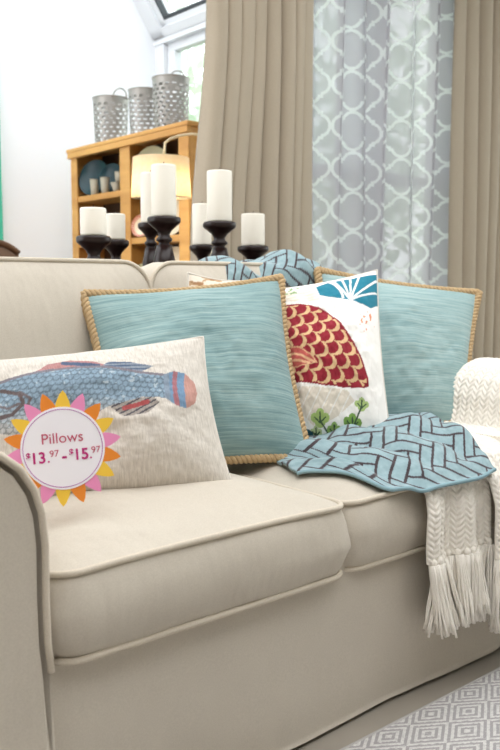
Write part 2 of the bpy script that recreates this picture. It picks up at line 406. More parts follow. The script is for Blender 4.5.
# ================================================================ PILLOWS
def pillow(name, quad, thick, mat, label, parent=None, n=110, k=.05, px=None, paint=None, seed=0, trim=None, bumpy=None, powr=.6, wr=.004, uvs=1., group='throw pillows on the sofa'):
    TL, TR, BR, BL = [np.asarray(q, float) for q in quad]
    a = np.linspace(-1, 1, n); s_ = np.sin(a*PI/2)*.55+a*.45; s, t = np.meshgrid(s_, s_, indexing='ij')
    def pos(s, t):
        s2 = s*(1-k*(1-t*t)); t2 = t*(1-k*(1-s*s)); U = (s2+1)/2; Vv = (t2+1)/2
        return TL*((1-U)*(1-Vv))[..., None]+TR*(U*(1-Vv))[..., None]+BR*(U*Vv)[..., None]+BL*((1-U)*Vv)[..., None]
    P = pos(s, t); N = np.cross(TR-TL, BL-TL)+np.cross(BR-BL, BR-TR)*0; N /= np.linalg.norm(N)
    if N @ (CAM-TL) < 0: N = -N
    prof = np.clip((1-s**2)*(1-t**2), 0, 1)**powr
    w = vnoise(s*2.2+seed, t*2.2+9, seed)*.018*prof+vnoise(s*9+seed, t*9, seed+1)*wr*prof
    w += .006*prof*np.sin(6*np.arctan2(t, s)*1.0+seed)*(np.hypot(s, t) > .5)*np.clip(np.hypot(s, t)-.5, 0, 1)
    h = thick*prof+w
    if bumpy is not None: h = h+bumpy((s+1)/2, (t+1)/2)*np.clip(prof*3, 0, 1)
    Vf = (P+N*h[..., None]).reshape(-1, 3); Vb = (P-N*(thick*prof)[..., None]).reshape(-1, 3)
    uv = np.stack([(s+1)/2*uvs, 1-(t+1)/2], -1).reshape(-1, 2)
    col = None
    if paint is not None:
        q = [np.array(p, float) for p in px]; U = (s*(1-k*(1-t*t))+1)/2; Vv = (t*(1-k*(1-s*s))+1)/2
        XY = q[0]*((1-U)*(1-Vv))[..., None]+q[1]*(U*(1-Vv))[..., None]+q[2]*(U*Vv)[..., None]+q[3]*((1-U)*Vv)[..., None]
        col = nsrgb(paint(XY[..., 0], XY[..., 1])).reshape(-1, 3); col = np.concatenate([col, col])
    V = np.concatenate([Vf, Vb]); Q = np.concatenate([grid_faces(n, n, 0, True), grid_faces(n, n, n*n)])
    root = empty(name, (TL+TR+BR+BL)/4); setp(root, label, 'pillow', group)
    bpy.context.view_layer.update()
    arr_mesh('cover', V, Q, mat, root, np.concatenate([uv, uv]), col)
    E = np.linspace(-1, 1, 90)
    ring = np.concatenate([pos(E, -np.ones(90))[:-1], pos(np.ones(90), E)[:-1], pos(E[::-1], np.ones(90))[:-1], pos(-np.ones(90), E[::-1])[:-1]])
    if trim == 'rope':
        # smooth ring, resampled by length, three strands twisted round each other
        d = np.r_[0, np.cumsum(np.linalg.norm(np.diff(np.r_[ring, ring[:1]], axis=0), axis=1))]; Ltot = d[-1]; m = 900
        q = np.linspace(0, Ltot, m, endpoint=False); R = np.stack([np.interp(q, d, np.r_[ring, ring[:1]][:, i]) for i in range(3)], 1)
        for _ in range(5): R = (np.roll(R, 1, 0)+R*2+np.roll(R, -1, 0))/4
        T = np.roll(R, -1, 0)-np.roll(R, 1, 0); T /= np.linalg.norm(T, axis=1)[:, None]; B = np.cross(T, N); turns = round(Ltot/.034)
        mb = MB()
        for st in range(3):
            ph = 2*PI*(st/3+turns*q/Ltot)
            mb.tube(R+.0062*(np.cos(ph)[:, None]*N+np.sin(ph)[:, None]*B), .0058, 6, True)
        mb.build('rope_trim', M['rope'], root, True)
    elif trim == 'welt':
        MB().tube(ring, .0028, 6, True).build('seam', M['welt'], root, True)
    return root

# --- lumbar pillow with the blue fish
def paint_fish(x, y):
    y = y-12
    c = np.zeros(x.shape+(3,))+np.array([230, 223, 212])
    def put(mask, rgb): c[mask] = rgb
    body = inpoly(x, y, [(-45, 400), (-20, 386), (5, 379), (30, 374), (60, 372), (100, 373), (130, 376), (158, 377), (158, 404), (130, 404), (105, 412), (80, 424), (50, 434), (10, 438), (-25, 428)])
    # scales
    X = (x+y*.15); Y = y; rw = 5.2; cw = 6.4; row = np.floor(Y/rw); fx = np.mod(X+np.where(np.mod(row, 2) > .5, cw/2, 0), cw)/cw-.5; fy = Y/rw-row
    arc = np.abs(np.hypot(fx*1.5, fy)-.78) < .17
    # fins behind the body
    fin1 = inpoly(x, y, [(28, 375), (40, 366), (62, 362), (85, 367), (98, 373), (60, 374)]); put(fin1, (190, 140, 138))
    put(fin1 & (polyd(x, y, [(55, 366), (88, 373)]) < 2.6), (88, 104, 132))
    fin2 = inpoly(x, y, [(92, 372), (98, 367), (122, 366), (144, 369), (128, 378), (104, 376)]); put(fin2, (150, 160, 172)); put(fin2 & (np.mod(y*1.0+x*.12, 4) < 1.6), (92, 110, 138))
    an = inpoly(x, y, [(96, 414), (112, 405), (142, 404), (148, 409), (136, 420), (112, 424)]); put(an, (176, 168, 160)); put(an & (np.mod(y+x*.55, 5) < 1.8), (96, 92, 98)); put(an & (polyd(x, y, [(112, 416), (136, 409)]) < 2.2), (182, 92, 92))
    belly = np.clip((y-(408-.03*x))/22, 0, 1)[..., None]
    bc = np.array([150, 174, 192])*(1-belly*.75)+np.array([206, 200, 192])*belly*.75
    bc = np.where(arc[..., None], bc*.80, bc); spk = vnoise(x/5, y/4, 8) > .42; bc = np.where(spk[..., None], np.array([190, 205, 214]), bc)
    c[body] = bc[body]
    top = body & (polyd(x, y, [(-20, 386), (5, 379), (30, 374), (60, 372), (100, 373), (130, 376), (158, 377)]) < 3); put(top, (138, 132, 140))
    # tail
    tail = inpoly(x, y, [(154, 378), (166, 373), (178, 373), (188, 381), (191, 393), (188, 404), (178, 411), (166, 410), (154, 403)]); put(tail, (126, 158, 188))
    q = x-.05*(y-392)**2*.12; put(tail & (q > 163) & (q < 168), (176, 120, 126)); put(tail & (q > 176), (206, 158, 146)); put(tail & (x < 160), (146, 162, 178))
    # gill, head
    for pts, w_, rgb in (([(-2, 392), (14, 398), (18, 408), (8, 418), (-4, 420)], 1.9, (112, 100, 100)), ([(14, 396), (24, 404), (20, 416)], 1.4, (122, 112, 114)), ([(26, 420), (46, 412), (56, 408)], 1.4, (168, 170, 174)), ([(-12, 404), (4, 412), (14, 408)], 1.3, (122, 114, 116))):
        put(body & (polyd(x, y, pts) < w_), rgb)
    put(body & (x < -8), (150, 150, 160)); put(np.hypot(x+22, y-402) < 4.5, (60, 60, 70))
    return c
px = [(-42, 364), (203, 337), (232, 485), (-26, 510)]
pillow('fish_pillow', [dep(-42, 364, 1.55), dep(203, 337, 1.72), dep(232, 485, 1.60), dep(-26, 510, 1.44)], .08, printed('heathered_linen', heather=.6),
       'cream heathered lumbar pillow printed with a blue fish', n=230, k=.05, px=px, paint=paint_fish, seed=3, trim='welt', uvs=1.6)
# --- teal pillows with rope trim
pillow('teal_pillow', [dep(82, 294, 1.88), dep(281, 278, 2.05), dep(310, 459, 1.86), dep(112, 478, 1.69)], .09, M['teal'],
       'teal slub pillow with jute rope edge beside the blue fish pillow', k=.075, seed=5, trim='rope', uvs=1.)
pillow('teal_pillow', [dep(317, 270, 2.30), dep(479, 293, 2.33), dep(465, 424, 2.13), dep(330, 440, 2.13)], .075, slub('teal_slub_pale', srgb(112, 145, 147), srgb(148, 177, 176), srgb(185, 203, 199)),
       'teal slub pillow with jute rope edge behind the red fish pillow', k=.06, seed=9, trim='rope', uvs=1.)
# --- white pillow with the red fish
def paint_red(x, y):
    x = x+2; y = y-9.5
    c = np.zeros(x.shape+(3,))+np.array([250, 247, 241])
    def put(mask, rgb): c[mask] = rgb
    # pale fish below and above
    b1 = inpoly(x, y, [(282, 392), (300, 390), (348, 392), (356, 400), (340, 414), (318, 424), (300, 410)]); put(b1, (232, 222, 206)); put(b1 & (np.mod(x*.9+y*.5, 9) < 1.2), (246, 242, 234))
    b2 = inpoly(x, y, [(276, 296), (296, 284), (318, 290), (322, 304), (300, 303)]); put(b2, (232, 224, 208)); put(b2 & (np.mod(y+x*.1, 4) < 1), (244, 240, 232))
    body = inpoly(x, y, [(262, 306), (278, 304), (294, 305), (312, 308), (328, 316), (343, 330), (354, 346), (363, 362), (369, 378), (370, 386), (364, 389), (345, 390), (322, 389), (300, 386), (284, 380), (262, 372)])
    put(body, (150, 44, 56))
    a = math.radians(24); X = x*math.cos(a)+y*math.sin(a); Y = -x*math.sin(a)+y*math.cos(a)
    cw, rw = 13.5, 11.5; colm = np.floor(X/rw); fy = np.mod(Y+np.where(np.mod(colm, 2) > .5, cw/2, 0), cw)/cw-.5; fx = X/rw-colm
    d1 = np.hypot(fy*2, (fx-.15)*1.25); d2 = np.hypot(fy*2, (fx+.12)*1.3)
    put(body & (d1 < 1.04) & (d2 > .98) & (fx > .0), (226, 190, 144))
    edge = polyd(x, y, [(262, 306), (278, 304), (294, 305), (312, 308), (328, 316), (343, 330), (354, 346), (363, 362), (369, 378), (370, 386), (364, 389), (345, 390), (322, 389), (300, 386), (284, 380), (262, 372)])
    put(body & (edge < 1.6), (146, 40, 52))
    fin = inpoly(x, y, [(262, 350), (284, 350), (302, 353), (314, 362), (320, 370), (300, 373), (282, 371), (262, 376)]); put(fin, (186, 92, 84))
    fe = np.minimum(polyd(x, y, [(280, 350), (302, 353), (314, 362), (320, 370), (300, 373), (282, 371)]), np.minimum(polyd(x, y, [(276, 356), (300, 360), (316, 369)]), polyd(x, y, [(276, 364), (298, 366), (312, 370)]))); put(fin & (fe < 1.1), (226, 180, 140))
    # teal fan at the top right
    T = inpoly(x, y, [(322, 298), (318, 286), (330, 278), (352, 274), (380, 266), (380, 300), (372, 308), (352, 302)]); put(T, (44, 128, 150))
    for k in range(6):
        e = (330+k*11, 268-k*1.5) if k < 4 else (378, 274+(k-4)*14); put(T & (polyd(x, y, [(352, 302), e]) < 1.1), (236, 240, 238))
    put((np.abs(np.hypot(x-318, (y-304)*.9)-27) < 1.3) & (x > 318) & (y < 300) , (240, 240, 236))
    # leaves
    def leaf(cx, cy, s, rgb, stem):
        cy -= 8; stem = (stem[0], stem[1]-8)
        L = (np.hypot(x-cx, y-cy) < s*.62) | (np.hypot(x-cx-s*.6, y-cy+s*.25) < s*.42) | (np.hypot(x-cx+s*.6, y-cy+s*.25) < s*.42) | (np.hypot(x-cx, y-cy+s*.65) < s*.42)
        put(L, rgb); put(polyd(x, y, [(cx, cy-s*.7), (cx, cy), stem]) < .8, (70, 90, 70)); put(L & (polyd(x, y, [(cx-s*.6, cy-s*.3), (cx, cy+s*.2), (cx+s*.6, cy-s*.3)]) < .6), (70, 96, 70))
    leaf(322, 426, 9, (168, 192, 116), (336, 442)); leaf(336, 434, 7, (152, 184, 106), (338, 444)); leaf(354, 428, 9, (128, 166, 84), (338, 444)); leaf(363, 412, 7, (176, 198, 128), (350, 440)); leaf(318, 436, 6, (188, 202, 150), (330, 444))
    D = (np.hypot((x-297)*.9, y-419) < 8) | (np.hypot(x-308, (y-431)*1.2) < 8) | (np.hypot(x-293, y-432) < 7); put(D, (44, 84, 94)); put(D & (polyd(x, y, [(290, 412), (300, 426), (312, 436)]) < .8), (120, 160, 160))
    dots = (vnoise(x/2.2, y/2.2, 31, 1) > .22) & (np.hypot(x-368, (y-324)*.7) < 8); put(dots, (226, 150, 110))
    put((vnoise(x/2.6, y/1.6, 33, 1) > .2) & (np.hypot((x-293)*.6, y-288) < 6), (150, 176, 130))
    put(np.hypot((x-372)*.7, y-427) < 5, (224, 202, 168)); put(np.hypot(x-373, y-428) < 2, (150, 80, 60))
    return c
px = [(258, 291), (377, 270), (390, 434), (277, 450)]
pillow('red_fish_pillow', [dep(258, 291, 2.13), dep(377, 270, 2.13), dep(390, 434, 1.97), dep(277, 450, 1.96)], .08, printed('cotton_print'),
       'white pillow printed with a red scaled fish and green leaves', n=230, k=.05, wr=.007, px=px, paint=paint_red, seed=12, trim='welt')
# --- cream pillow peeking out behind the teal one
def paint_tan(x, y):
    c = np.zeros(x.shape+(3,))+np.array([232, 222, 206]); n = vnoise(x/9, y/5, 41); c[n > .12] = (196, 164, 128); c[n > .3] = (168, 130, 96); return c
px = [(188, 273), (250, 281), (272, 400), (182, 410)]
pillow('patterned_pillow', [dep(188, 273, 1.99), dep(250, 281, 2.10), dep(272, 400, 2.02), dep(182, 410, 1.89)], .03, printed('tan_print'),
       'cream pillow with tan print, only its top edge showing behind the teal pillow', px=px, paint=paint_tan, seed=15, trim='welt')
# ================================================================ BLUE BLANKET
def smooth(a, b, x): t = np.clip((x-a)/(b-a), 0, 1); return t*t*(3-2*t)
blk = empty('patterned_blanket', (.9, .2, .48)); setp(blk, 'aqua fleece blanket with dark brown fretwork lines, rumpled on the seat', 'blanket')
bpy.context.view_layer.update()
def cloth(name, P, uv, cell, parent, mat, thick=.007, L=3, w=.1):
    nu_, nv_ = P.shape[:2]; dU = np.gradient(P, axis=0); dV = np.gradient(P, axis=1); N = np.cross(dU, dV); N /= np.linalg.norm(N, axis=-1)[..., None]+1e-9
    N = np.where((N[..., 2:3] < 0), -N, N)
    e = herring(uv[..., 0], uv[..., 1], cell, L, w)
    tone = vnoise(uv[..., 0]*90, uv[..., 1]*90, 5)[..., None]*18
    col = np.where(e[..., None], np.array([66, 54, 58])+tone*.6, np.array([148, 173, 178])+tone); col = nsrgb(np.clip(col, 0, 255)).reshape(-1, 3)
    n = nu_*nv_; V = np.concatenate([P.reshape(-1, 3), (P-N*thick).reshape(-1, 3)])
    Q = [grid_faces(nu_, nv_, 0), grid_faces(nu_, nv_, n, True)]
    i = np.arange(nu_-1); j = np.arange(nv_-1)
    for a, st in ((i*nv_, nv_), (i*nv_+nv_-1, nv_), (j, 1), ((nu_-1)*nv_+j, 1)): Q.append(np.stack([a, a+st, a+st+n, a+n], -1))
    return arr_mesh(name, V, np.concatenate(Q), mat, parent, np.concatenate([uv.reshape(-1, 2)]*2), np.concatenate([col, col]))
M['fleece'] = printed('aqua_fleece', bump=.35, fs=900, sheen=.3)
nu_, nv_ = 300, 220
a = np.linspace(0, 1, nu_)[:, None]+np.zeros((1, nv_)); b = np.zeros((nu_, 1))+np.linspace(0, 1, nv_)[None]
# plan: a runs left to right along the seat, b from the front edge to the back
fx = .648+.367*a+.006*np.sin(a*9); fy = .165-.180*smooth(.0, .22, a)-.045*smooth(.2, .5, a)-.005*np.sin(a*PI*3)
bx = .70+.47*a; by = .34-.02*a
X = fx*(1-b)+bx*b; Y = fy*(1-b)+by*b
xc = (np.floor(X/CW)+.5)*CW; ss = np.clip(np.maximum(np.abs(X-xc)/(CW/2), np.abs(Y-.31)/.32), 0, 1)
seat = .449+.042*(1-ss**3.2)
for _ in range(40): seat[1:-1] = (seat[:-2]+2*seat[1:-1]+seat[2:])/4
lift = .012+.020*smooth(.36, .5, a)+.008*smooth(.8, 1, a)
ridge = .016*np.exp(-((b-.62-.1*np.sin(a*4))/.25)**2)*smooth(.45, .7, a)*(1-.4*smooth(.8, 1, a))
fold = .019*np.sin(a*10+b*5)*smooth(0, .3, b)+.008*np.sin(a*19-b*9+1)*smooth(.1, .5, b)*(1-.5*b)
Z = seat+lift+ridge+np.abs(fold)*smooth(0, .15, a)*(1-.6*smooth(.6, 1, b)*smooth(.6, .3, a))+.007*vnoise(a*7, b*6, 4)*smooth(0, .15, b)
Z -= .022*smooth(.10, 0, b)*smooth(.3, .5, a)
P = np.stack([X, Y, Z], -1)
dl = np.linalg.norm(np.diff(P, axis=0), axis=-1); al = np.r_[np.zeros((1, nv_)), np.cumsum(dl, 0)]
dm = np.linalg.norm(np.diff(P, axis=1), axis=-1); bl = np.c_[np.zeros((nu_, 1)), np.cumsum(dm, 1)]
th = math.radians(38); uu = al[:, nv_//3][:, None]+0*b; vv = bl
uvb = np.stack([uu*math.cos(th)-vv*math.sin(th)+3, uu*math.sin(th)+vv*math.cos(th)+3], -1)
cloth('seat_drape', P, uvb, .030, blk, M['fleece'])
MB().tube(P[:, 0]+np.array([0, .001, -.0035]), .0042, 8).build('hem', plain('aqua_hem', srgb(140, 170, 178), .95), blk, True)
# the end thrown over the sofa back
nu2, nv2 = 200, 90
a = np.linspace(0, 1, nu2)[:, None]+np.zeros((1, nv2)); b = np.zeros((nu2, 1))+np.linspace(0, 1, nv2)[None]
A0 = dep(208, 270, 2.35); xx = .80+.47*a
ang_ = (b-.5)*PI*1.0
top = .905+.028*np.sin(a*PI)+.012*np.sin(a*13)+.008*np.sin(a*31+b*6)+.014*vnoise(a*9, b*3, 6)
Yb = .70+.10*np.sin(ang_)+.02*np.sin(a*7); Zb = top-.06*(1-np.cos(ang_))-.10*np.clip(np.abs(b-.5)*2-.75, 0, 1)
Zb -= .05*smooth(.12, 0, a)+.02*smooth(.9, 1, a)
P = np.stack([xx, Yb, Zb], -1); uu = a*.55; vv = b*.34; th = math.radians(35)
cloth('back_drape', P, np.stack([uu*math.cos(th)-vv*math.sin(th)+3, uu*math.sin(th)+vv*math.cos(th)+3], -1), .03, blk, M['fleece'])

# ================================================================ KNITTED THROW with tassels
kn = empty('knit_throw', (1.0, -.03, .3)); setp(kn, 'cream chunky knit throw with long tassels, over the sofa arm and seat edge', 'blanket')
bpy.context.view_layer.update()
def knit_panel(name, path, x0f, x1f, rows, cols, wave, over_arm=False):
    path = np.array(path, float); d = np.r_[0, np.cumsum(np.linalg.norm(np.diff(path, axis=0), axis=1))]; nv_ = rows*8; nu_ = cols*8
    q = np.linspace(0, d[-1], nv_); y = np.interp(q, d, path[:, 0]); z = np.interp(q, d, path[:, 1])
    for _ in range(12): y[1:-1] = (y[:-2]+2*y[1:-1]+y[2:])/4; z[1:-1] = (z[:-2]+2*z[1:-1]+z[2:])/4
    a = np.linspace(0, 1, nu_)[:, None]; b = np.linspace(0, 1, nv_)[None]
    x = x0f(b)+(x1f(b)-x0f(b))*a; Yc = y[None]+wave(a, b)+0*a; Zc = z[None]+0*a
    P = np.stack([Yc, x, Zc], -1) if over_arm else np.stack([x, Yc, Zc], -1)
    N = np.cross(np.gradient(P, axis=0), np.gradient(P, axis=1)); N /= np.linalg.norm(N, axis=-1)[..., None]
    out = P-np.array([XR+.13, 0, .50])*np.array([1, 0, 1])-P*np.array([0, 1, 0]) if over_arm else np.array([0, -1., 1])
    N = np.where((N*out).sum(-1, keepdims=True) < 0, -N, N)
    ca = a*cols; h = np.abs(np.sin(PI*ca)); sk = (np.mod(np.floor(ca), 2)*2-1)*(np.mod(ca, 1)-.5)*1.1
    h = (h**.6)*(.25+.75*np.abs(np.sin(PI*(b*rows+sk)))**.7)
    P1 = P+N*(.0075*h)[..., None]; n = nu_*nv_
    V = np.concatenate([P1.reshape(-1, 3), (P-N*.004).reshape(-1, 3)]); Q = [grid_faces(nu_, nv_, 0), grid_faces(nu_, nv_, n, True)]
    i = np.arange(nu_-1); j = np.arange(nv_-1)
    for s_, st in ((i*nv_, nv_), (i*nv_+nv_-1, nv_), (j, 1), ((nu_-1)*nv_+j, 1)): Q.append(np.stack([s_, s_+st, s_+st+n, s_+n], -1))
    arr_mesh(name, V, np.concatenate(Q), M['knit'], kn); return P[:, -1]
e1 = knit_panel('knit_panel', [(.16, .494), (.06, .487), (.0, .468), (-.030, .44), (-.038, .40), (-.039, .298)], lambda b: .800+.010*np.sin(b*5)+.012*b, lambda b: 1.015+.012*b, 28, 15,
                lambda a, b: -.012*np.sin(a*PI*4+.4)*smooth(.35, .8, b)-.006)
e2 = knit_panel('knit_panel', [(.27, .50), (.06, .497), (-.01, .478), (-.050, .44), (-.065, .39), (-.068, .272)], lambda b: 1.20-.195*smooth(.0, .40, b), lambda b: 1.225+.02*smooth(.5, .8, b), 40, 15,
                lambda a, b: -.010*np.sin(a*PI*4+1)*smooth(.4, .8, b))
knit_panel('arm_drape', [(XR-.06, .500), (XR-.012, .512), (XR+.002, .55), (XR+.008, .585), (XR+.028, .622), (XR+.06, .648), (XR+.105, .661), (XR+.15, .661), (XR+.195, .645), (XR+.235, .612), (XR+.255, .57), (XR+.25, .52), (XR+.235, .46), (XR+.235, .36)],
           lambda b: -.015+0*b, lambda b: .208+.015*np.sin(b*7), 46, 18, lambda a, b: 0*a*b, True)
def tassel_mesh(seed):
    r = np.random.default_rng(seed); mb = MB(); mb.lathe([(.002, .010), (.0055, .006), (.0065, .001), (.0055, -.004), (.004, -.008)], 10)
    for k in range(34):
        th = r.random()*2*PI; rr = .012*math.sqrt(r.random()); L = .135+.02*r.random(); sp = 1.3+.8*r.random(); ph = r.random()*6
        mb.tube([(rr*math.cos(th)*(.75+.5*sp*t)+.003*math.sin(ph+t*5)*t, rr*math.sin(th)*(.7+.35*sp*t)+.002*math.cos(ph+t*6)*t, -.004-L*t) for t in np.linspace(0, 1, 7)], .0022, 5)
    me = bpy.data.meshes.new('tassel'); me.from_pydata(mb.v, [], mb.f); me.update(); me.materials.append(M['knit']); me.polygons.foreach_set('use_smooth', [True]*len(me.polygons)); return me
TM = [tassel_mesh(40+i) for i in range(4)]
def tassels(edge, n, seed):
    r = np.random.default_rng(seed)
    for k in range(n):
        p = edge[int((k+.5)/n*len(edge))]; o = bpy.data.objects.new('tassel', TM[k % 4]); COL.objects.link(o); o.parent = kn; o.matrix_parent_inverse = kn.matrix_basis.inverted()
        o.location = (p[0], p[1]-.004, p[2]+.003); o.rotation_euler = (r.normal()*.05-.02, r.normal()*.07, r.random()*6); o.scale = (1.25, 1.1, 1+.08*r.normal())
tassels(e1, 12, 3); tassels(e2, 13, 4)

# ================================================================ PRICE SIGN
sc = dep(63, 448, 1.335); sg = empty('price_sign'); setp(sg, 'sunburst price sign with pink, orange and yellow petals leaning on the fish pillow', 'sign')
nrm_ = CAM-sc; nrm_[2] = .0; nrm_ /= np.linalg.norm(nrm_); nrm_ = nrm_+np.array([0, 0, .22]); nrm_ /= np.linalg.norm(nrm_)
xa = np.cross([0, 0, 1.], nrm_); xa /= np.linalg.norm(xa); ya = np.cross(nrm_, xa)
sg.matrix_basis = Matrix(((xa[0], ya[0], nrm_[0], sc[0]), (xa[1], ya[1], nrm_[1], sc[1]), (xa[2], ya[2], nrm_[2], sc[2]), (0, 0, 0, 1)))
bpy.context.view_layer.update()
def part(o, p): o.parent = p; o.matrix_parent_inverse = Matrix.Identity(4); return o
R0 = .0655
PC = {'y': plain('yellow_card', srgb(246, 200, 66), .6, var=.03), 'o': plain('orange_card', srgb(236, 138, 44), .6, var=.03), 'p': plain('pink_card', srgb(238, 146, 190), .6, var=.03)}
for k in range(18):
    a = math.radians(89-20*k); c, s = math.cos(a), math.sin(a)
    prof = [(-.0115, .80), (-.0122, 1.0), (-.010, 1.14), (-.005, 1.31), (0, 1.405), (.005, 1.31), (.010, 1.14), (.0122, 1.0), (.0115, .80)]
    pts = [((R0*r*c-w*s), (R0*r*s+w*c)) for w, r in prof]
    part(MB().prism(pts, -.0012, -.0002, 'xy').build('petal', PC['ypo'[k % 3]]), sg)
circ = lambda r: [(r*math.cos(2*PI*i/64), r*math.sin(2*PI*i/64)) for i in range(64)]
part(MB().prism(circ(R0), -.0002, .0010, 'xy').build('disc', plain('white_card', srgb(244, 240, 244), .6, var=.01)), sg)
part(MB().tube([(x, y, .0010) for x, y in circ(R0*.94)], .0006, 6, True).build('ring', plain('violet_ink', srgb(176, 96, 170), .6, var=.02)), sg)
mag = plain('magenta_ink', srgb(190, 40, 120), .6, var=.02); red = plain('rose_ink', srgb(196, 84, 110), .6, var=.02)
def text(body, x, y, size, mat, off=0., rot=math.radians(3.5), align='LEFT'):
    cu = bpy.data.curves.new('lettering', 'FONT'); cu.body = body; cu.size = size; cu.offset = off; cu.extrude = .0003; cu.align_x = align
    o = bpy.data.objects.new('tmp', cu); me = bpy.data.meshes.new_from_object(o); bpy.data.objects.remove(o)
    q = link('lettering', me, mat, None, False); me.materials.clear(); me.materials.append(mat)
    c, s = math.cos(rot), math.sin(rot); q.location = (x*c-y*s, x*s+y*c, .0014); q.rotation_euler.z = rot; return part(q, sg)
text('Pillows', 0, .0085, .0235, red, 0, align='CENTER')
y0 = -.0205
text('$', -.0580, y0+.0080, .0140, mag, .0003); text('13', -.0515, y0, .0245, mag, .0005); text('.', -.0258, y0, .0200, mag, .0003); text('97', -.0218, y0+.0080, .0150, red)
text('-', -.0030, y0, .0250, mag, .0006); text('$', .0085, y0+.0080, .0140, mag, .0003); text('15', .0148, y0, .0245, mag, .0005); text('.', .0397, y0, .0200, mag, .0003); text('97', .0430, y0+.0080, .0150, red)

# ================================================================ CONSOLE, CANDLESTICKS, CANDLES
con = empty('console_table', (.8, 1.2, 0)); setp(con, 'dark wooden console table standing behind the sofa', 'table')
bpy.context.view_layer.update()
ZT = .74
MB().box(-.05, 1.62, .97, 1.52, ZT-.035, ZT, .004).build('table_top', M['black_wood'], con)
MB().box(.0, 1.57, 1.0, 1.49, ZT-.12, ZT-.035).build('apron', M['black_wood'], con)
for x in (.0, 1.52):
    for y in (1.0, 1.44): MB().box(x, x+.05, y, y+.05, 0, ZT-.035, .003).build('leg', M['black_wood'], con)
def candle(cx, py_top, py_plate, wpx, y, wl, hl):
    p = on(1, y, cx, py_plate); t = float((p-CAM)@FW); k = t/F; r = wpx*k/2; zp = p[2]; zt = on(1, y, cx, py_top)[2]
    st = empty('candlestick', (p[0], p[1], ZT)); setp(st, hl, 'candlestick', 'turned candlesticks on the console'); bpy.context.view_layer.update()
    H = zp-ZT; R = r*1.28
    prof = [(R, 0), (R, .012), (R*.95, .018), (R*.7, .03), (R*.45, .045)]
    if H > .2: prof += [(R*.40, .06), (R*.56, H*.32), (R*.74, H*.48), (R*.70, H*.58), (R*.46, H*.74)]
    prof += [(R*.34, H-.085), (R*.34, H-.078), (R*.50, H-.072), (R*.52, H-.066), (R*.38, H-.060), (R*.36, H-.052), (R*.50, H-.040), (R*.82, H-.026), (R*.98, H-.020), (R*1.04, H-.015), (R*1.05, H-.006), (R*1.0, H-.001), (R*.9, H), (0, H)]
    o = MB().lathe(prof, 36).build('turned_body', M['black_wood'], None, True); part(o, st)
    cn = empty('pillar_candle', (p[0], p[1], zp)); setp(cn, wl, 'candle', 'pillar candles on the console'); h = zt-zp
    part(MB().lathe([(r*.97, .0005), (r, .006), (r, h-.006), (r*.97, h-.001), (r*.92, h), (r*.5, h-.003), (0, h-.004)], 36).build('wax', M['wax'], None, True), cn)
    part(MB().tube([(0, 0, h-.006), (.0005, 0, h+.004), (.002, 0, h+.009)], .0013, 6).build('wick', M['wick'], None, True), cn)
candle(93.5, 208, 236, 26, 1.06, 'short pillar candle in front, leftmost of the seven', 'dark turned candlestick under the leftmost short candle')
candle(115.5, 214, 240, 20, 1.30, 'short pillar candle second from the left, half behind the leftmost', 'dark candlestick second from the left, behind the first')
candle(164, 165, 217, 25, 1.10, 'tall thick pillar candle in front of the lamp shade', 'dark turned candlestick under the tallest candle, by the lamp shade')
candle(150.5, 173, 223, 19, 1.36, 'tall slim pillar candle tucked behind the candle by the lamp shade', 'dark candlestick half hidden behind the one by the lamp shade')
candle(219.5, 171, 222, 25, 1.14, 'tall thick pillar candle in front of the taupe curtain', 'dark turned candlestick under the tall candle before the curtain')
candle(202, 204, 245, 19, 1.40, 'slim pillar candle behind the tall one before the curtain', 'dark candlestick behind the tall one before the curtain')
candle(253, 214, 246, 23.5, 1.22, 'short pillar candle, rightmost of the seven', 'dark candlestick under the rightmost short candle')

# ================================================================ CURTAINS
def taupe(name, c):
    t = NT(name); v = t.coord('UV', (1, 1, 1)); fine = t.noise(t.coord('UV', (60, 400, 1)), 2, 3)
    col = t.mix(fine, tuple(x*.9 for x in c), tuple(x*1.08 for x in c))
    t.l(col, t.b.inputs['Base Color']); t.b.inputs['Roughness'].default_value = .85; t.b.inputs['Specular IOR Level'].default_value = .2; t.b.inputs['Sheen Weight'].default_value = .1
    tr = t.n('ShaderNodeBsdfTranslucent'); t.l(col, tr.inputs[0]); mx = t.n('ShaderNodeMixShader'); mx.inputs[0].default_value = .06
    t.l(t.b.outputs[0], mx.inputs[1]); t.l(tr.outputs[0], mx.inputs[2]); t.l(mx.outputs[0], t.o.inputs[0])
    t.l(t.bump(fine, .15, .001), t.b.inputs['Normal']); return t.m
M['taupe'] = taupe('taupe_linen', srgb(182, 169, 149))
def drape(name, x0f, x1f, y, ztop, zbot, folds, amp, mat, label, seed, nu=640, nv=60, skew=0.):
    r = np.random.default_rng(seed); a = np.linspace(0, 1, nu)[:, None]; b = np.linspace(0, 1, nv)[None]
    wob = sum(r.normal()*.5/k*np.sin(2*PI*k*a+r.random()*6) for k in range(1, 4)); ph = folds*2*PI*a+wob*.55
    A = amp*(.75+.35*np.sin(a*9+seed))*(.8+.3*b)
    sh = np.sin(ph); yy = y-2*A*(np.abs(np.sin(ph/2))**.42-.5)+.01*np.sin(b*4+a*13)
    z = ztop+(zbot-ztop)*b+0*a; x = x0f(z)+(x1f(z)-x0f(z))*a-.18*amp*np.sin(ph)
    P = np.stack([x, yy, z], -1); Vf = P.reshape(-1, 3); uv = np.stack([a+0*b, b+0*a], -1).reshape(-1, 2)
    o = arr_mesh(name, Vf, grid_faces(nu, nv), mat, None, uv); md = o.modifiers.new('cloth thickness', 'SOLIDIFY'); md.thickness = .003
    return setp(o, label, 'curtain', 'curtains at the window')
drape('curtain', lambda z: 1.47+.085*smooth(.95, 1.95, z), lambda z: 2.10+0*z, 1.60, 2.55, .02, 8.0, .05, M['taupe'], 'taupe pleated curtain panel left of the sheer, behind the candles', 2)
